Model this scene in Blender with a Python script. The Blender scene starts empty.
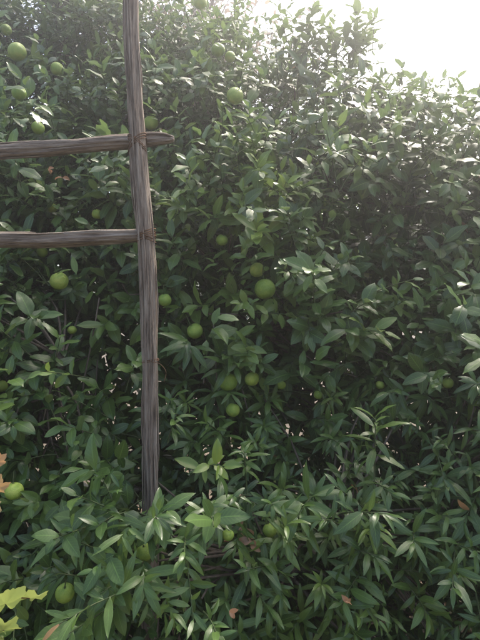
import bpy, math, random
import numpy as np
from mathutils import Vector, noise as mn
random.seed(7); rng=np.random.default_rng(11)
FPX=503.0; CZ=1.6
def P(px,py,d): return ((px-240)/FPX*d, d, CZ-(py-320)/FPX*d)
scene=bpy.context.scene
scene.view_settings.view_transform='Standard'; scene.view_settings.look='None'; scene.view_settings.exposure=0
def link(o,parent=None):
    scene.collection.objects.link(o)
    if parent: o.parent=parent
    return o
def empty(name):
    e=bpy.data.objects.new(name,None); e.empty_display_size=0.1; return link(e)
# ---------------- materials
def newmat(name):
    m=bpy.data.materials.new(name); m.use_nodes=True; nt=m.node_tree; nt.nodes.clear(); return m,nt,nt.nodes,nt.links
def N(nt,t,**k):
    n=nt.nodes.new(t)
    for a,b in k.items(): setattr(n,a,b)
    return n
def ramp(nt,stops):
    r=N(nt,'ShaderNodeValToRGB'); e=r.color_ramp.elements
    e[0].position,e[0].color=stops[0][0],(*stops[0][1],1)
    e[1].position,e[1].color=stops[-1][0],(*stops[-1][1],1)
    for p,c in stops[1:-1]:
        x=e.new(p); x.color=(*c,1)
    return r
def mixc(nt,fac,a,b):
    m=N(nt,'ShaderNodeMix',data_type='RGBA')
    for s,v in ((m.inputs[0],fac),(m.inputs[6],a),(m.inputs[7],b)):
        if isinstance(v,bpy.types.NodeSocket): nt.links.new(v,s)
        elif isinstance(v,tuple): s.default_value=(*v,1)
        else: s.default_value=v
    return m.outputs[2]
def mth(nt,op,a,b=None,c=None):
    m=N(nt,'ShaderNodeMath',operation=op)
    for s,v in zip(m.inputs,(a,b,c)):
        if v is None: continue
        if isinstance(v,bpy.types.NodeSocket): nt.links.new(v,s)
        else: s.default_value=v
    return m.outputs[0]
def leaf_material(name,dark,light,young,under,trans=0.22,rough=0.36):
    m,nt,nd,lk=newmat(name)
    at=N(nt,'ShaderNodeAttribute',attribute_name='tint'); sp=N(nt,'ShaderNodeSeparateColor'); lk.new(at.outputs['Color'],sp.inputs[0])
    uv=N(nt,'ShaderNodeUVMap'); sx=N(nt,'ShaderNodeSeparateXYZ'); lk.new(uv.outputs[0],sx.inputs[0])
    c=mixc(nt,sp.outputs[0],dark,light)
    c=mixc(nt,sp.outputs[1],c,young)
    geo=N(nt,'ShaderNodeNewGeometry')
    av=mth(nt,'ABSOLUTE',mth(nt,'SUBTRACT',sx.outputs[0],0.5))
    mid=mth(nt,'LESS_THAN',av,0.03)
    vv=mth(nt,'SINE',mth(nt,'MULTIPLY',mth(nt,'SUBTRACT',sx.outputs[1],mth(nt,'MULTIPLY',av,0.4)),58.0))
    vein=mth(nt,'MULTIPLY',mth(nt,'MAXIMUM',vv,0.0),0.13)
    c=mixc(nt,mth(nt,'MAXIMUM',mth(nt,'MULTIPLY',mid,0.6),vein),c,tuple(min(1,x*1.8) for x in light))
    c=mixc(nt,geo.outputs['Backfacing'],c,mixc(nt,0.6,c,under))
    c=mixc(nt,sp.outputs[2],c,(0.34,0.19,0.10))
    b=N(nt,'ShaderNodeBsdfPrincipled'); lk.new(c,b.inputs['Base Color'])
    b.inputs['Roughness'].default_value=rough; b.inputs['Specular IOR Level'].default_value=0.5
    t=N(nt,'ShaderNodeBsdfTranslucent')
    hs=N(nt,'ShaderNodeHueSaturation'); hs.inputs['Value'].default_value=2.2; hs.inputs['Hue'].default_value=0.485; lk.new(c,hs.inputs['Color']); lk.new(hs.outputs[0],t.inputs['Color'])
    mx=N(nt,'ShaderNodeMixShader'); mx.inputs[0].default_value=trans; lk.new(b.outputs[0],mx.inputs[1]); lk.new(t.outputs[0],mx.inputs[2])
    o=N(nt,'ShaderNodeOutputMaterial'); lk.new(mx.outputs[0],o.inputs[0]); return m
LEAF=leaf_material('citrus_leaf',(0.028,0.066,0.017),(0.086,0.152,0.036),(0.25,0.35,0.06),(0.105,0.165,0.058))
FAR=leaf_material('pink_leaf',(0.12,0.12,0.08),(0.24,0.18,0.14),(0.2,0.24,0.1),(0.22,0.17,0.14),0.25,0.6)
VINE=leaf_material('vine_leaf',(0.20,0.27,0.07),(0.34,0.42,0.12),(0.4,0.48,0.14),(0.3,0.36,0.16),0.2,0.6)
def wood_material(name,scale,cols,bump=0.6,dist=0.006):
    m,nt,nd,lk=newmat(name)
    tc=N(nt,'ShaderNodeTexCoord'); mp=N(nt,'ShaderNodeMapping'); mp.inputs['Scale'].default_value=scale; lk.new(tc.outputs['Object'],mp.inputs[0])
    n1=N(nt,'ShaderNodeTexNoise'); n1.inputs['Scale'].default_value=1; n1.inputs['Detail'].default_value=8; n1.inputs['Roughness'].default_value=0.65; lk.new(mp.outputs[0],n1.inputs['Vector'])
    n2=N(nt,'ShaderNodeTexNoise'); n2.inputs['Scale'].default_value=9; n2.inputs['Detail'].default_value=4; lk.new(tc.outputs['Object'],n2.inputs['Vector'])
    r=ramp(nt,cols); lk.new(n1.outputs[0],r.inputs[0])
    c=mixc(nt,mth(nt,'MULTIPLY',n2.outputs[0],0.5),r.outputs[0],tuple(x*0.7 for x in cols[1][1]))
    b=N(nt,'ShaderNodeBsdfPrincipled'); b.inputs['Roughness'].default_value=0.9; b.inputs['Specular IOR Level'].default_value=0.2; lk.new(c,b.inputs['Base Color'])
    bp=N(nt,'ShaderNodeBump'); bp.inputs['Strength'].default_value=bump; bp.inputs['Distance'].default_value=dist; lk.new(n1.outputs[0],bp.inputs['Height']); lk.new(bp.outputs[0],b.inputs['Normal'])
    o=N(nt,'ShaderNodeOutputMaterial'); lk.new(b.outputs[0],o.inputs[0]); return m
WC=[(0.34,(0.06,0.045,0.034)),(0.43,(0.24,0.19,0.15)),(0.56,(0.40,0.335,0.27)),(0.72,(0.56,0.50,0.42))]
W_V=wood_material('weathered_wood_vertical',(110,110,9),WC,1.0,0.014)
W_H=wood_material('weathered_wood_horizontal',(9,110,110),WC,1.0,0.014)
BARK=wood_material('bark',(40,40,12),[(0.3,(0.05,0.04,0.03)),(0.5,(0.13,0.105,0.08)),(0.75,(0.24,0.20,0.16))])
TWIG=wood_material('green_twig',(30,30,30),[(0.3,(0.05,0.08,0.03)),(0.5,(0.08,0.11,0.045)),(0.75,(0.13,0.13,0.07))],0.2)
TIE=wood_material('rusty_tie',(60,60,60),[(0.3,(0.06,0.04,0.03)),(0.5,(0.16,0.09,0.05)),(0.75,(0.28,0.16,0.09))],0.4)
# ---------------- mesh helper
def fast_mesh(name,verts,quads,mat,uvs=None,tint=None,smooth=True):
    me=bpy.data.meshes.new(name); verts=np.asarray(verts,np.float32); quads=np.asarray(quads,np.int32); nf,k=quads.shape
    me.vertices.add(len(verts)); me.vertices.foreach_set('co',verts.ravel())
    me.loops.add(nf*k); me.loops.foreach_set('vertex_index',quads.ravel())
    me.polygons.add(nf); me.polygons.foreach_set('loop_start',np.arange(0,nf*k,k,dtype=np.int32))
    me.update(calc_edges=True)
    if uvs is not None:
        l=me.uv_layers.new(name='UVMap'); l.data.foreach_set('uv',np.asarray(uvs,np.float32)[quads.ravel()].ravel())
    if tint is not None:
        a=me.color_attributes.new('tint','FLOAT_COLOR','POINT'); a.data.foreach_set('color',np.asarray(tint,np.float32).ravel())
    me.polygons.foreach_set('use_smooth',np.full(nf,smooth)); me.materials.append(mat); me.update()
    return me
def nrm(v): return v/np.maximum(np.linalg.norm(v,axis=-1,keepdims=True),1e-9)
class Tubes:
    def __init__(s): s.v=[]; s.f=[]; s.n=0; s.caps=[]
    def add(s,pts,rad,sides=8,ripple=0,seed=0):
        pts=np.asarray(pts,float); n=len(pts); t=nrm(np.gradient(pts,axis=0)); ref=np.array([0,0,1.]) if abs(t[0][2])<0.9 else np.array([1.,0,0])
        a=nrm(np.cross(t,ref)); b=np.cross(t,a); th=np.linspace(0,2*math.pi,sides,endpoint=False)
        R=np.asarray(rad,float)[:,None]*np.ones((n,sides))
        if ripple:
            L=np.concatenate([[0],np.cumsum(np.linalg.norm(np.diff(pts,axis=0),axis=1))])
            for i in range(n):
                for j in range(sides):
                    c,q=math.cos(th[j]),math.sin(th[j])
                    h=mn.noise(Vector((c*4.5+seed,q*4.5,L[i]*2.2)))+0.6*mn.noise(Vector((c*10+seed,q*10,L[i]*4)))+0.5*mn.noise(Vector((c*1.2,q*1.2+seed,L[i]*9)))
                    R[i,j]*=1+ripple*h
        V=pts[:,None]+R[...,None]*(a[:,None]*np.cos(th)[None,:,None]+b[:,None]*np.sin(th)[None,:,None])
        base=s.n; s.v.append(V.reshape(-1,3)); i=np.arange(n-1)[:,None]; j=np.arange(sides)[None]; j2=(j+1)%sides
        s.f.append((base+np.stack([i*sides+j,i*sides+j2,(i+1)*sides+j2,(i+1)*sides+j],-1)).reshape(-1,4)); s.n+=n*sides
        for e,row in ((pts[0],0),(pts[-1],n-1)):
            s.v.append(e[None]); c=s.n; s.n+=1; jj=np.arange(sides); r0=base+row*sides
            s.caps.append(np.stack([np.full(sides,c),r0+jj,r0+(jj+1)%sides],-1))
    def obj(s,name,mat,parent=None):
        V=np.concatenate(s.v); F_=np.concatenate(s.f); me=bpy.data.meshes.new(name)
        tri=np.concatenate(s.caps); loops=np.concatenate([F_.ravel(),tri.ravel()]).astype(np.int32)
        st=np.concatenate([np.arange(len(F_))*4,len(F_)*4+np.arange(len(tri))*3]).astype(np.int32)
        me.vertices.add(len(V)); me.vertices.foreach_set('co',V.astype(np.float32).ravel()); me.loops.add(len(loops)); me.loops.foreach_set('vertex_index',loops)
        me.polygons.add(len(st)); me.polygons.foreach_set('loop_start',st); me.update(calc_edges=True)
        me.polygons.foreach_set('use_smooth',np.ones(len(st),bool)); me.materials.append(mat); me.update()
        return link(bpy.data.objects.new(name,me),parent)
def curve(ctrl,n):
    c=np.asarray(ctrl,float); pad=np.vstack([2*c[0]-c[1],c,2*c[-1]-c[-2]])
    d=np.concatenate([[0],np.cumsum(np.linalg.norm(np.diff(c[:,:3],axis=0),axis=1))]); q=np.linspace(0,d[-1],n)
    i=np.clip(np.searchsorted(d,q,side='right')-1,0,len(c)-2); t=((q-d[i])/np.maximum(d[i+1]-d[i],1e-9))[:,None]
    p0,p1,p2,p3=pad[i],pad[i+1],pad[i+2],pad[i+3]
    return .5*(2*p1+(p2-p0)*t+(2*p0-5*p1+4*p2-p3)*t*t+(3*p1-p0-3*p2+p3)*t**3)
# ---------------- leaves
HI=(np.array([0,.07,.18,.34,.52,.70,.85,.95,1.0]),np.array([.05,.22,.66,.95,1.0,.80,.48,.19,.01]),np.array([-1,-.5,0,.5,1.]))
LO=(np.array([0,.12,.35,.62,.86,1.0]),np.array([.05,.40,.96,.92,.44,.02]),np.array([-1,0,1.]))
XLO=(np.array([0,.35,.75,1.]),np.array([.1,1.,.75,.02]),np.array([-1,0,1.]))
def build_leaves(pos,d,n,L,W,bend,fold,tint,tpl=HI):
    US,WS,VS=tpl
    M=len(pos); d=nrm(d); n=nrm(n-(n*d).sum(1,keepdims=True)*d); x=np.cross(d,n)
    u=US[None,:,None]; v=VS[None,None,:]; ws=WS[None,:,None]
    th=bend[:,None,None]*u
    b=np.where(np.abs(bend)<1e-3,1e-3,bend)[:,None,None]
    along=np.sin(b*u)/b; drop=(1-np.cos(b*u))/b
    Ax=v*ws*W[:,None,None]*0.5
    up=np.abs(v)*ws*W[:,None,None]*0.5*fold[:,None,None]-(v**2)*ws*W[:,None,None]*0.12
    wav=0.06*W[:,None,None]*np.abs(v)*np.sin(u*13+pos[:,0][:,None,None]*300+v*2)
    Ay=L[:,None,None]*along+0*v; Az=-L[:,None,None]*drop+up+wav
    Ay=Ay+up*np.sin(th)
    V=pos[:,None,None]+Ax[...,None]*x[:,None,None]+Ay[...,None]*d[:,None,None]+Az[...,None]*n[:,None,None]
    nu,nv=len(US),len(VS); V=V.reshape(M,-1,3)
    i=np.arange(nu-1)[:,None]; j=np.arange(nv-1)[None]
    q=np.stack([i*nv+j,i*nv+j+1,(i+1)*nv+j+1,(i+1)*nv+j],-1).reshape(-1,4)
    Q=(q[None]+(np.arange(M)*nu*nv)[:,None,None]).reshape(-1,4)
    uv=np.stack(np.broadcast_arrays((VS[None,:]+1)/2,US[:,None]),-1).reshape(-1,2); UV=np.tile(uv,(M,1))
    T=np.repeat(tint,nu*nv,axis=0)
    return V,Q,UV,T
def merge(parts):
    v=[];q=[];u=[];t=[];n=0
    for V,Q,UV,T in parts:
        V=V.reshape(-1,3); v.append(V);q.append(Q+n);u.append(UV);t.append(T);n+=len(V)
    return np.concatenate(v),np.concatenate(q),np.concatenate(u),np.concatenate(t)
# crown surface
def F(x,z):
    y=np.interp(z,[0,0.78,1.0,1.3,1.8,2.3,3.0,4.0],[1.5,1.42,1.58,1.9,2.1,2.35,2.95,3.7])
    return y+0.26*mn.noise(Vector((x*1.6,z*1.6,3.3)))+0.22*mn.noise(Vector((x*4,z*4,9.1)))
def H(x):
    return np.interp(x,[-2.6,-1.5,-.75,-.5,0.3,0.38,0.5,0.68,0.76,0.9,1.2,1.4,1.55,2.4],[4.2,4.3,4.1,3.78,3.68,3.55,3.35,3.2,2.86,2.9,2.88,2.76,2.56,2.4])
pockets=[(105,420,50,28),(225,440,34,24),(305,368,40,15),(330,545,50,18),(180,470,24,28),(455,510,28,24),(60,190,38,16),(20,330,22,18),(330,420,34,16),(430,395,30,12),(205,160,26,16),(290,180,22,13),(390,250,34,12),(310,250,20,12),(200,270,18,12),(100,240,26,12),(440,440,26,12),(90,500,22,12),(240,600,24,12),(420,600,26,14)]
def pocket(x,y,z):
    px=240+x/y*FPX; py=320-(z-CZ)/y*FPX
    return any(((px-a)/c)**2+((py-b)/e)**2<1 for a,b,c,e in pockets)
young_pts=[(250,235,40,0.9),(405,315,28,1.0),(240,300,30,0.6),(115,320,30,0.55),(60,565,50,0.45),(235,60,40,.35),(330,230,30,.4),(420,180,40,0.4),(300,520,40,.35),(360,600,40,.3)]
def youth(x,y,z):
    px=240+x/y*FPX; py=320-(z-CZ)/y*FPX; r=0
    for a,b,c,w in young_pts: r=max(r,w*math.exp(-((px-a)**2+(py-b)**2)/(c*c)))
    return r
sprays=[]; clusters=[]
NC=2200
while len(clusters)<NC:
    x=random.uniform(-2.3,2.3); z=random.uniform(0.15,4.2)
    if z>H(x)-0.10+0.08*random.random(): continue
    t=1.0*random.random()**1.5
    y=F(x,z)
    if t<0.42 and pocket(x,y,z): continue
    if t<0.22 and mn.noise(Vector((x*2.7,z*2.7,40)))>0.16: continue
    clusters.append((x,y+t,z,t))
for px,py,d in [(150,516,1.46),(142,534,1.42),(165,529,1.44),(130,524,1.48),(158,549,1.40),(150,574,1.38),(175,549,1.42),(150,510,1.52)]:
    p=P(px,py+12,d); clusters.append((p[0],p[1],p[2],0.0))
for (x,y,z,t) in clusters:
    yo=youth(x,y,z) if t<0.3 else 0
    for k in range(random.choice((3,3,4,5))):
        off=np.array([random.gauss(0,.085),random.gauss(0,.06),random.gauss(0,.085)])
        upz=np.interp(z,[0.3,1.0,1.6,2.5,4],[0.05,0.2,0.5,0.75,1.1])
        dr=np.array([0.15*x,-0.75,upz])+off*4.5+np.array([random.gauss(0,.4),random.gauss(0,.35),random.gauss(0,.35)])
        sprays.append((np.array([x,y,z])+off,nrm(dr),random.uniform(.10,.24),yo,t))
for px,py in [(303,18),(318,36),(335,24),(352,20),(362,30),(370,70),(386,88),(403,80),(420,90),(436,80),(452,90),(470,106),(478,128),(345,50),(398,100),(428,104),(310,60),(290,8),(296,30),(358,12)]:
    for k in range(4):
        b=np.array(P(px+random.gauss(0,6),py+18+k*7,3.0+random.uniform(-.1,.2)))
        sprays.append((b,nrm(np.array([random.gauss(0.1,.35),-0.1,1.0])),random.uniform(.14,.24),0.25,0.0))
pos=[];dd=[];nn=[];L=[];W=[];be=[];fo=[];ti=[];owner=[];tt=[]
tw=[]
def own(x): return 0 if x<-0.55 else (1 if x<0.75 else 2)
for (b,s,ln,yo,t) in sprays:
    a=nrm(np.cross(s,[0.3,0.2,1.0])); c=np.cross(s,a); nl=random.randint(7,11); ph=random.random()*6.3
    narrow=1.0 if (b[0]>-0.35+random.gauss(0,.15) and b[2]<1.34+random.gauss(0,.12)) else 0.0
    if narrow: nl+=6
    droop=random.uniform(0.0,0.25)*ln; isyoung=min(1,max(0,yo+random.gauss(-0.02,.1)))
    if random.random()<0.05: isyoung=max(isyoung,random.uniform(.25,.6))
    sc=random.uniform(.7,1.2); base_r=random.random()
    for k in range(nl):
        f=(k+.6)/nl; p=b+s*ln*f-np.array([0,0,1])*droop*f*f; ang=ph+k*2.4
        rad=a*math.cos(ang)+c*math.sin(ang); al=math.radians(np.interp(f,[0,1],[82,28])+random.gauss(0,10))
        d=s*math.cos(al)+rad*math.sin(al)+np.array([0,0,-0.22+0.1*random.gauss(0,1)])
        n=s*0.8+np.array([0,-0.25,0.7])+rng.normal(0,.27,3)
        l=0.099*sc*random.uniform(.6,1.2)*(1-0.35*max(0,f-.75)/.25)*np.interp(b[2],[.8,1.3],[.84,1])
        if narrow: l*=1.0
        pos.append(p);dd.append(d);nn.append(n);L.append(l);W.append(l*(random.uniform(.19,.27) if narrow else random.uniform(.36,.52))*(1-.2*isyoung))
        be.append(random.uniform(.1,.9)+(0.35 if narrow else 0));fo.append(random.uniform(.1,.55)+.3*isyoung)
        ti.append((min(1,max(0,.55*base_r+random.gauss(.2,.24))),min(1,isyoung*random.uniform(.7,1.1)),0.85 if random.random()<0.0012 else 0,1)); owner.append(own(b[0])); tt.append(t)
    if t<0.6:
        f=np.linspace(-.5,1,5)[:,None]; tw.append((own(b[0]),b+s*ln*f-np.array([0,0,1])*droop*f*f))
A=[np.array(a) for a in (pos,dd,nn,L,W,be,fo,ti)]; owner=np.array(owner); tt=np.array(tt)
V,_,_,_=build_leaves(*A,tpl=LO)
# ---- fruits (px,py,diameter px)
fr=[(17,52,18),(19,93,14),(57,69,13),(38,128,13),(218,50,14),(230,57,11),(235,96,17),(151,123,15),(59,281,18),(265,289,21),(195,331,16),(165,300,13),(228,382,19),(252,379,15),(233,410,14),(281,385,10),(448,383,11),(1,386,13),(14,491,18),(65,593,19),(270,530,14),(145,552,17),(257,270,15),(42,252,11),(52,208,10),(228,535,12),(200,2,14),(97,214,10),(380,385,9),(222,240,12),(6,30,11),(318,395,9),(72,330,9),(345,130,9)]
fruits=[]
keep=np.ones(len(owner),bool); keeptw=np.ones(len(tw),bool)
TW=np.array([a[1] for a in tw])
cx=V[...,0]/V[...,1]; cz=(V[...,2]-CZ)/V[...,1]; tx_=TW[...,0]/TW[...,1]; tz_=(TW[...,2]-CZ)/TW[...,1]
for i,(px,py,dp) in enumerate(fr):
    d=2.0
    for _ in range(6):
        p=P(px,py,d); d=0.6*d+0.4*(F(p[0],p[2])+0.0)
    d=d+ (0.08 if dp<12 else 0.0)
    r=dp/FPX*d/2; p=np.array(P(px,py,d)); fruits.append((p,r))
    fx,fz=p[0]/p[1],(p[2]-CZ)/p[1]; rr=r/p[1]
    cl_=.9 if i%3 else .62
    if py<140: cl_=.6
    inside=(((cx-fx)**2+(cz-fz+rr*0.25)**2)<(rr*cl_)**2)&(V[...,1]<p[1])
    touch=(np.linalg.norm(V-p,axis=-1)<r*1.0)
    keep&=~(inside.any(1)|touch.any(1))
    keeptw&=~((((tx_-fx)**2+(tz_-fz)**2)<(rr*2)**2)&(TW[...,1]<p[1]+.05)).any(1)
# ---- trellis path
PD=1.62
post_px=[(129,-160,12),(131,0,12.5),(133,60,13),(136,120,14),(139,165,15),(143,205,15.5),(147,250,15),(149,290,14.5),(150,360,14.5),(150,430,14),(151,500,13.5),(151,700,14),(152,860,14)]
post=[(*P(a,b,PD),w/FPX*PD/2) for a,b,w in post_px]; post[-1]=(post[-1][0],post[-1][1],-0.3,post[-1][3])
pz=np.array([p[2] for p in post])[::-1]; pxs=np.array([p[0] for p in post])[::-1]
for VV,kk in ((V,keep),(TW,keeptw)):
    xs=np.interp(VV[...,2],pz,pxs)
    hit=(np.abs(VV[...,0]-xs)<0.04)&(VV[...,1]<1.70)&(VV[...,2]>1.05)
    near=(VV[...,1]<1.72)&(VV[...,2]>1.78)&(VV[...,0]<-0.15)
    kk&=~(hit|near|(VV[...,1]<1.05)).any(1)
roots=[empty('orange_tree'),empty('orange_tree.001'),empty('orange_tree.002')]
trunks=[(-1.25,2.6),(0.15,2.65),(1.45,2.7)]
M=12500; ix=rng.uniform(-2.4,2.4,M); iz=rng.uniform(0.1,3.4,M); iz=np.minimum(iz,np.array([H(a) for a in ix])-rng.uniform(.25,1.2,M)); iz=np.maximum(iz,rng.uniform(.1,.6,M))
iy=np.array([F(a,b) for a,b in zip(ix,iz)])+.8+rng.uniform(0,.9,M); Lr=rng.uniform(.10,.15,M)
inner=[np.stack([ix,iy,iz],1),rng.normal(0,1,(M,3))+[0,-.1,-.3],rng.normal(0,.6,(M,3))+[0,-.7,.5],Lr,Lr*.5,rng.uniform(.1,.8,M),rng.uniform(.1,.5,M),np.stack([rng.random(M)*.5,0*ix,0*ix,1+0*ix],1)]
iown=np.array([own(a) for a in ix])
for o in range(3):
    s1=keep&(owner==o)&(tt<.42); s2=keep&(owner==o)&(tt>=.42); s3=iown==o
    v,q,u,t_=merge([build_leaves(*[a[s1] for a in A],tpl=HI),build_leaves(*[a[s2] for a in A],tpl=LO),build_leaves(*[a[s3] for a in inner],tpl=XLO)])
    link(bpy.data.objects.new('leaves',fast_mesh('leaves',v,q,LEAF,u,t_)),roots[o])
    twg=Tubes()
    for (oo,pts),kq in zip(tw,keeptw):
        if oo==o and kq: twg.add(pts,np.linspace(.0028,.0013,5),4)
    twg.obj('twigs',TWIG,roots[o])
    br=Tubes(); tx,ty=trunks[o]
    tr=curve([(tx,ty,-.1),(tx+.03,ty,.3),(tx-.04,ty+.05,.7),(tx+.05,ty+.15,1.2),(tx-.03,ty+.35,1.8),(tx+.05,ty+.8,min(2.6,H(tx)-.6))],30)
    br.add(tr,np.linspace(.085,.008,30),12,.12,o)
    cl=[c for c in clusters if own(c[0])==o]
    tgt=random.sample(cl,26); limbs=[]
    for c in tgt:
        i=int(np.interp(c[2],[0.2,3.4],[5,26])*0.75); st=tr[i]; e=np.array(c[:3])+[0,.1,0]; mid=(st+e)/2+np.array([random.gauss(0,.1),random.gauss(0,.06),-.12])
        cu=curve([st,mid,e],18); cu+=np.cumsum(rng.normal(0,.004,cu.shape),0); limbs.append(cu); br.add(cu,np.linspace(.026,.005,18),7)
    allp=np.concatenate([l[5:] for l in limbs])
    for c in cl:
        e=np.array(c[:3]); dist=np.linalg.norm(allp-e,axis=1); st=allp[np.argmin(dist)]
        if dist.min()<.04: continue
        br.add(curve([st,(st+e)/2+rng.normal(0,.03,3),e],6),np.linspace(.006,.003,6),5)
    for k in range(12):
        x0=tx+random.uniform(-.7,.7); y0=random.uniform(2.0,2.35); e=np.array([x0+random.gauss(0,.15),y0+random.uniform(0,.2),random.uniform(1.1,1.7)])
        cu=curve([(x0*.8+tx*.2,y0+.2,-.05),(x0,y0+.1,.5),e],16); cu[1:]+=np.cumsum(rng.normal(0,.005,(15,3)),0); br.add(cu,np.linspace(.008,.003,16),6)
    br.obj('trunk_and_limbs',BARK,roots[o])
# ---------------- fruit meshes
def peel_mat():
    m,nt,nd,lk=newmat('green_peel'); tc=N(nt,'ShaderNodeTexCoord')
    n=N(nt,'ShaderNodeTexNoise'); n.inputs['Scale'].default_value=1.5; lk.new(tc.outputs['Object'],n.inputs['Vector'])
    oi=N(nt,'ShaderNodeObjectInfo'); f=mth(nt,'ADD',mth(nt,'MULTIPLY',n.outputs[0],.8),mth(nt,'MULTIPLY',oi.outputs['Random'],.3))
    r=ramp(nt,[(.3,(0.20,0.33,0.05)),(.6,(0.32,0.44,0.07)),(.9,(0.48,0.53,0.11))]); lk.new(f,r.inputs[0])
    v=N(nt,'ShaderNodeTexVoronoi'); v.inputs['Scale'].default_value=18; lk.new(tc.outputs['Object'],v.inputs['Vector'])
    bp=N(nt,'ShaderNodeBump'); bp.inputs['Strength'].default_value=.35; bp.inputs['Distance'].default_value=.02; lk.new(v.outputs[0],bp.inputs['Height'])
    b=N(nt,'ShaderNodeBsdfPrincipled'); b.inputs['Roughness'].default_value=.32; lk.new(r.outputs[0],b.inputs['Base Color']); lk.new(bp.outputs[0],b.inputs['Normal'])
    o=N(nt,'ShaderNodeOutputMaterial'); lk.new(b.outputs[0],o.inputs[0]); return m
PEEL=peel_mat()
def fruit_mesh():
    vs=[];fs=[];mi=[]; R,S=22,32
    for i in range(R+1):
        a=math.pi*i/R
        for j in range(S):
            b=2*math.pi*j/S; z=math.cos(a)*.95; dent=.12*math.exp(-(a/.28)**2)+.05*math.exp(-((math.pi-a)/.16)**2)*-1
            wob=1+.03*mn.noise(Vector((math.cos(b)*1.3,math.sin(b)*1.3,z*1.3)))
            vs.append((math.sin(a)*math.cos(b)*wob,math.sin(a)*math.sin(b)*wob,z-dent))
    for i in range(R):
        for j in range(S): fs.append((i*S+j,(i+1)*S+j,(i+1)*S+(j+1)%S,i*S+(j+1)%S)); mi.append(0)
    c=len(vs); vs.append((0,0,.9))
    for k in range(10):
        r=.2 if k%2==0 else .1; vs.append((r*math.cos(k*.628),r*math.sin(k*.628),.875))
    for k in range(10): fs.append((c,c+1+k,c+1+(k+1)%10)); mi.append(1)
    prev=None
    for h in range(6):
        z=.86+h*.28; st=len(vs)
        for j in range(6): vs.append((.055*math.cos(j*1.047)+.03*h*h*.3,.055*math.sin(j*1.047)+.05*h,z))
        if prev is not None:
            for j in range(6): fs.append((prev+j,prev+(j+1)%6,st+(j+1)%6,st+j)); mi.append(1)
        prev=st
    me=bpy.data.meshes.new('green_orange'); me.from_pydata(vs,[],fs); me.materials.append(PEEL); me.materials.append(TWIG)
    for p,m in zip(me.polygons,mi): p.material_index=m; p.use_smooth=True
    return me
fm=fruit_mesh()
for i,(p,r) in enumerate(fruits):
    o=bpy.data.objects.new('green_orange',fm); link(o); o.location=p; o.scale=(r,r,r*random.uniform(.95,1.05)); o.rotation_euler=(random.gauss(0,.25),random.gauss(0,.25),random.random()*6.3)
# ---------------- trellis
tr=empty('wooden_trellis')
def pole(name,ctrl,mat,seed,sides=40,n=220,rip=.16):
    t=Tubes(); c=curve([q[:4] for q in ctrl],n); t.add(c[:,:3],c[:,3],sides,rip,seed)
    o=t.obj(name,mat,tr); return c
pc=pole('post',post,W_V,1.3,44,420,.32)
def rail(pts,dz): return [(*P(a,b,PD+dz),w/FPX*PD/2) for a,b,w in pts]
r1=pole('upper_rail',rail([(-420,178,17),(-200,166,16),(0,152,14.5),(60,148,14),(110,143,14.5),(137,142,13),(158,140,10.5),(170,139,8),(174,139,5)],.042),W_H,5.1,rip=.32)
r2=pole('lower_rail',rail([(-420,246,17),(-200,243,16),(0,240,15),(40,240,15),(80,238,14.5),(120,236,13),(141,235,11),(143,235,8)],.012),W_H,8.7,rip=.28)
sl=Tubes()
for k in range(44):
    i=random.randint(30,330); L_=random.randint(14,40); seg=pc[i:i+L_]
    an=random.uniform(math.pi,2*math.pi); off=np.stack([np.cos(an)*seg[:,3],np.sin(an)*seg[:,3],0*seg[:,3]],1)*(1.02+.22*np.sin(np.linspace(0,2.2,len(seg)))[:,None])
    sl.add(seg[:,:3]+off,np.sin(np.linspace(.15,3.0,len(seg)))*.0022+.0004,5)
sl.obj('peeling_fibres',W_V,tr)
sl=Tubes(); c=curve(rail([(128,136,5),(150,134,4.5),(164,134,3),(171,136,1.5)],.03),16); sl.add(c[:,:3],c[:,3],6)
for rc in (r1,r2):
    for k in range(18):
        i=random.randint(60,170); L_=random.randint(12,34); seg=rc[i:i+L_]; an=random.uniform(-1.5,2.0)
        off=np.stack([0*seg[:,3],-np.cos(an)*seg[:,3],np.sin(an)*seg[:,3]],1)*(1.02+.18*np.sin(np.linspace(0,2.2,len(seg)))[:,None])
        sl.add(seg[:,:3]+off,np.sin(np.linspace(.15,3.0,len(seg)))*.002+.0004,5)
sl.obj('rail_fibres',W_H,tr)
ti_=Tubes()
def tie(px,py,turns,tilt,r,spread):
    c0=np.array(P(px,py,PD)); n=turns*16; a=np.linspace(0,2*math.pi*turns,n); rr=r*(1+.05*np.sin(a*2.3))
    p=np.stack([c0[0]+rr*np.cos(a),c0[1]+.008+rr*1.25*np.sin(a),c0[2]+spread*(np.linspace(-1,1,n))+tilt*np.cos(a)],1); ti_.add(p,np.full(n,.0016),6)
tie(137,143,3,.022,.028,.012); tie(137,143,3,-.022,.028,.010); tie(146,236,4,.010,.029,.014); tie(146,238,2,-.014,.029,.008); tie(150,361,2,.003,.026,.005)
c=curve([P(152,362,PD-.03),P(160,364,PD-.04),P(166,372,PD-.03),P(164,382,PD-.035)],10); ti_.add(c,np.full(10,.0012),5)
ti_.obj('wire_ties',TIE,tr)
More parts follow.
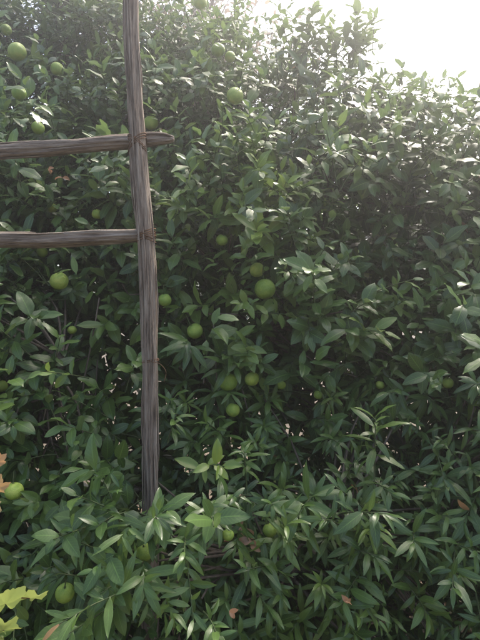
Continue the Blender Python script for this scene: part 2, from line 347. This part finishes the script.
# ---------------- grape vine, lower left
gv=empty('grape_vine')
def lobed(center,right,up,size,tint,seed):
    n=60; c=np.array(center); right=nrm(np.array(right,float)); up=nrm(np.array(up,float)); nor=np.cross(right,up); vs=[c]
    lobes=[(90,1.0),(35,.9),(145,.9),(-25,.7),(205,.7)]
    for ring in (.5,1.0):
        for k in range(n):
            a=-90+360*k/n; r=.5
            for la,lr in lobes:
                dlt=(a-la+180)%360-180; r=max(r,lr*max(0,1-abs(dlt)/60)**.6)
            if abs(a+90)<14 or a>256: r=.12
            r*=1+.05*math.sin(k*2.1+seed); r*=ring*size
            z=.12*size*math.sin(math.radians(a)*5+seed)*ring**2 -.15*r*r/size
            vs.append(c+right*r*math.cos(math.radians(a))+up*r*math.sin(math.radians(a))+nor*z)
    f=[]
    for k in range(n):
        k2=(k+1)%n; f.append((0,1+k,1+k2)); f.append((1+k,1+n+k,1+n+k2,1+k2))
    return np.array(vs),f
me_v=[];me_f=[];me_c=[];nb=0
specs=[((6,604,1.15),(.9,.1,.3),(.3,-.5,.8),.060,(.4,.3,0,1)),((30,598,1.2),(1,.2,-.1),(.4,-.6,.5),.048,(.4,.3,0,1)),((4,630,1.12),(.8,0,.3),(-.2,-.6,.7),.055,(.3,.2,0,1)),((-14,640,1.15),(.9,0,0),(.2,-.7,.6),.06,(.5,.2,0,1)),((-2,462,1.12),(1,0,.2),(.1,-.3,1),.026,(.3,0,.85,1)),((-4,488,1.12),(1,.2,-.3),(.4,-.3,.9),.034,(.3,0,.75,1)),((-8,508,1.14),(1,.2,.3),(.2,-.5,-.7),.03,(.3,.1,.6,1)),((-40,560,1.1),(.9,0,0),(.2,-.6,.6),.06,(.5,.5,0,1)),((-70,500,1.1),(.9,0,.2),(0,-.6,.6),.06,(.5,.3,0,1)),((-60,620,1.05),(.9,0,.2),(0,-.6,.6),.06,(.5,.3,0,1))]
for i,(c,r,u,s,t) in enumerate(specs):
    vs,f=lobed(P(*c),r,u,s,t,i*1.7); me_v+=[tuple(v) for v in vs]; me_f+=[tuple(a+nb for a in q) for q in f]; me_c+=[t]*len(vs); nb+=len(vs)
me=bpy.data.meshes.new('vine_leaves'); me.from_pydata(me_v,[],me_f); me.materials.append(VINE)
me.uv_layers.new(name='UVMap'); a=me.color_attributes.new('tint','FLOAT_COLOR','POINT'); a.data.foreach_set('color',np.array(me_c,np.float32).ravel())
for l in me.uv_layers[0].data: l.uv=(.3,.5)
for p in me.polygons: p.use_smooth=True
link(bpy.data.objects.new('vine_leaves',me),gv)
st=Tubes(); base=curve([(-.85,1.25,-.05),(-.75,1.22,.4),(-.68,1.2,.8),(-.66,1.2,1.1),(-.6,1.22,1.3)],30); st.add(base,np.linspace(.012,.004,30),8)
for i,(c,r,u,s,t) in enumerate(specs):
    e=np.array(P(*c)); k=np.argmin(np.linalg.norm(base-e-[0,0,.03],axis=1)); st.add(curve([base[k],(base[k]+e)/2+[0,0,-.02],e],8),np.full(8,.0016),5)
st.obj('vine_stem',TIE,gv)
# ---------------- reddish tree behind
pt=empty('background_tree'); bt=Tubes(); c0=np.array([-.75,5.6,0]); trk=curve([c0,c0+[.1,0,1.5],c0+[0,.1,3.0],c0+[.2,.1,4.6]],20); bt.add(trk,np.linspace(.1,.01,20),10)
pp=[];pdv=[]
for k in range(220):
    i=random.randint(9,19); s0=trk[i]; e=s0+np.array([random.gauss(0,.8),random.gauss(0,.5),random.uniform(.2,1.6)]); cu=curve([s0,(s0+e)/2+[0,0,-.1],e],10); cu+=np.cumsum(rng.normal(0,.01,cu.shape),0); bt.add(cu,np.linspace(.012,.003,10),5)
    for q in range(50):
        f=random.random(); p=cu[int(2+f*7)]+rng.normal(0,.08,3); pp.append(p); pdv.append(rng.normal(0,1,3)+[0,0,-.3])
pp=np.array(pp);pdv=np.array(pdv);m=len(pp)
v2,q2,u2,t2=build_leaves(pp,pdv,rng.normal(0,1,(m,3))+[0,0,.8],rng.uniform(.05,.09,m),rng.uniform(.025,.045,m),rng.uniform(.1,.6,m),rng.uniform(.1,.4,m),np.stack([rng.random(m),rng.random(m)**2*.7,0*pp[:,0],1+0*pp[:,0]],1),tpl=XLO)
link(bpy.data.objects.new('leaves',fast_mesh('pink_leaves',v2.reshape(-1,3),q2,FAR,u2,t2)),pt); bt.obj('trunk_and_limbs',BARK,pt)
# ---------------- ground, litter, hill
def ground_mat(name,a,b,c,s):
    m,nt,nd,lk=newmat(name); tc=N(nt,'ShaderNodeTexCoord'); n=N(nt,'ShaderNodeTexNoise'); n.inputs['Scale'].default_value=s; n.inputs['Detail'].default_value=10; lk.new(tc.outputs['Object'],n.inputs['Vector'])
    r=ramp(nt,[(.3,a),(.5,b),(.72,c)]); lk.new(n.outputs[0],r.inputs[0]); p=N(nt,'ShaderNodeBsdfPrincipled'); p.inputs['Roughness'].default_value=.95; lk.new(r.outputs[0],p.inputs['Base Color'])
    bp=N(nt,'ShaderNodeBump'); bp.inputs['Distance'].default_value=.03; lk.new(n.outputs[0],bp.inputs['Height']); lk.new(bp.outputs[0],p.inputs['Normal'])
    o=N(nt,'ShaderNodeOutputMaterial'); lk.new(p.outputs[0],o.inputs[0]); return m
GM=ground_mat('soil',(0.06,0.045,0.03),(0.11,0.085,0.055),(0.17,0.135,0.09),3.0)
n=160; g=np.linspace(-1,1,n); g=np.sign(g)*np.abs(g)**3*600; X,Y=np.meshgrid(g,g); Z=.04*np.sin(X*2.1)*np.cos(Y*1.7)*np.exp(-(X**2+Y**2)/400)
i=np.arange(n-1)[:,None]; j=np.arange(n-1)[None]; q=np.stack([i*n+j,i*n+j+1,(i+1)*n+j+1,(i+1)*n+j],-1).reshape(-1,4)
link(bpy.data.objects.new('ground',fast_mesh('ground',np.stack([X,Y,Z],-1).reshape(-1,3),q,GM)))
HM=ground_mat('hill_scrub',(0.07,0.09,0.05),(0.12,0.13,0.08),(0.2,0.19,0.13),.05)
nx,ny=120,30; vs=[]
for a in range(ny):
    for b in range(nx):
        x=-260+b*5.2; y=150+a*8; h=math.sin(math.pi*a/(ny-1))**.8*(26+34*math.exp(-((x-150)/90)**2)+8*mn.noise(Vector((x*.02,y*.02,1)))+3*mn.noise(Vector((x*.1,y*.1,5)))); vs.append((x,y,h-.5))
i=np.arange(ny-1)[:,None]; j=np.arange(nx-1)[None]; q=np.stack([i*nx+j,i*nx+j+1,(i+1)*nx+j+1,(i+1)*nx+j],-1).reshape(-1,4)
link(bpy.data.objects.new('hill',fast_mesh('hill',vs,q,HM)))
m=4000; lp=np.stack([rng.uniform(-2.5,2.5,m),rng.uniform(.6,4.2,m),rng.uniform(.03,.06,m)],1)
v3,q3,u3,t3=build_leaves(lp,rng.normal(0,1,(m,3))*[1,1,.15],rng.normal(0,.3,(m,3))+[0,0,1],rng.uniform(.05,.09,m),rng.uniform(.025,.04,m),rng.uniform(-.6,.8,m),rng.uniform(.1,.6,m),np.stack([rng.random(m),0*lp[:,0],rng.uniform(.5,1,m),1+0*lp[:,0]],1),tpl=XLO)
link(bpy.data.objects.new('fallen_leaves',fast_mesh('fallen_leaves',v3.reshape(-1,3),q3,LEAF,u3,t3)))
dl=[(240,533,.06),(252,541,.05),(232,540,.045),(62,178,.04),(48,170,.035),(350,603,.03),(229,611,.025)]
dp=[]
for px,py,s in dl:
    p=P(px,py,2.0); d=F(p[0],p[2])-.03; p=P(px,py,d); d=F(p[0],p[2])-.05; dp+= [P(px,py,d)]*2
dp=np.array(dp); m=len(dp); LL=np.repeat([s for _,_,s in dl],2)
v4,q4,u4,t4=build_leaves(dp,rng.normal(0,1,(m,3))*[1,.4,.6],rng.normal(0,.4,(m,3))+[0,-1,.5],LL,LL*.5,rng.uniform(.5,1.4,m),rng.uniform(.3,.9,m),np.tile([.5,0,1,1],(m,1)))
link(bpy.data.objects.new('dry_leaves',fast_mesh('dry_leaves',v4.reshape(-1,3),q4,LEAF,u4,t4)))
# ---------------- scatter box added to imitate the veil of lens flare (homogeneous, forward scattering)
m,nt,nd,lk=newmat('flare_veil'); vs_=N(nt,'ShaderNodeVolumeScatter'); vs_.inputs['Density'].default_value=.032; vs_.inputs['Anisotropy'].default_value=.82; vs_.inputs['Color'].default_value=(1,1,1,1)
o=N(nt,'ShaderNodeOutputMaterial'); lk.new(vs_.outputs[0],o.inputs['Volume'])
bx=[(x,y,z) for x in (-12,12) for y in (-6,14) for z in (-1,9)]
me=bpy.data.meshes.new('flare_veil'); me.from_pydata(bx,[],[(0,1,3,2),(4,6,7,5),(0,4,5,1),(2,3,7,6),(0,2,6,4),(1,5,7,3)]); me.materials.append(m); link(bpy.data.objects.new('flare_veil',me))
# ---------------- light
EL,AZ=math.radians(55),math.radians(36)
w=bpy.data.worlds.new('World'); scene.world=w; w.use_nodes=True; nt=w.node_tree; bg=nt.nodes['Background']
sky=nt.nodes.new('ShaderNodeTexSky'); sky.sky_type='NISHITA'; sky.sun_disc=False; sky.sun_elevation=EL; sky.sun_rotation=AZ; sky.dust_density=6.0; sky.air_density=1.0
nt.links.new(sky.outputs[0],bg.inputs[0]); bg.inputs[1].default_value=.46
sd=bpy.data.lights.new('sun','SUN'); sd.energy=5; sd.angle=math.radians(8); sd.color=(1,.94,.84); so=link(bpy.data.objects.new('sun',sd))
S=Vector((math.sin(AZ)*math.cos(EL),math.cos(AZ)*math.cos(EL),math.sin(EL))); so.rotation_euler=S.to_track_quat('Z','Y').to_euler()
cam=bpy.data.cameras.new('camera'); co=link(bpy.data.objects.new('camera',cam)); co.location=(0,0,CZ); co.rotation_euler=(math.radians(90),0,0)
cam.sensor_fit='VERTICAL'; cam.sensor_height=24; cam.lens=12/(320/FPX); cam.clip_end=3000; cam.clip_start=.02
scene.camera=co
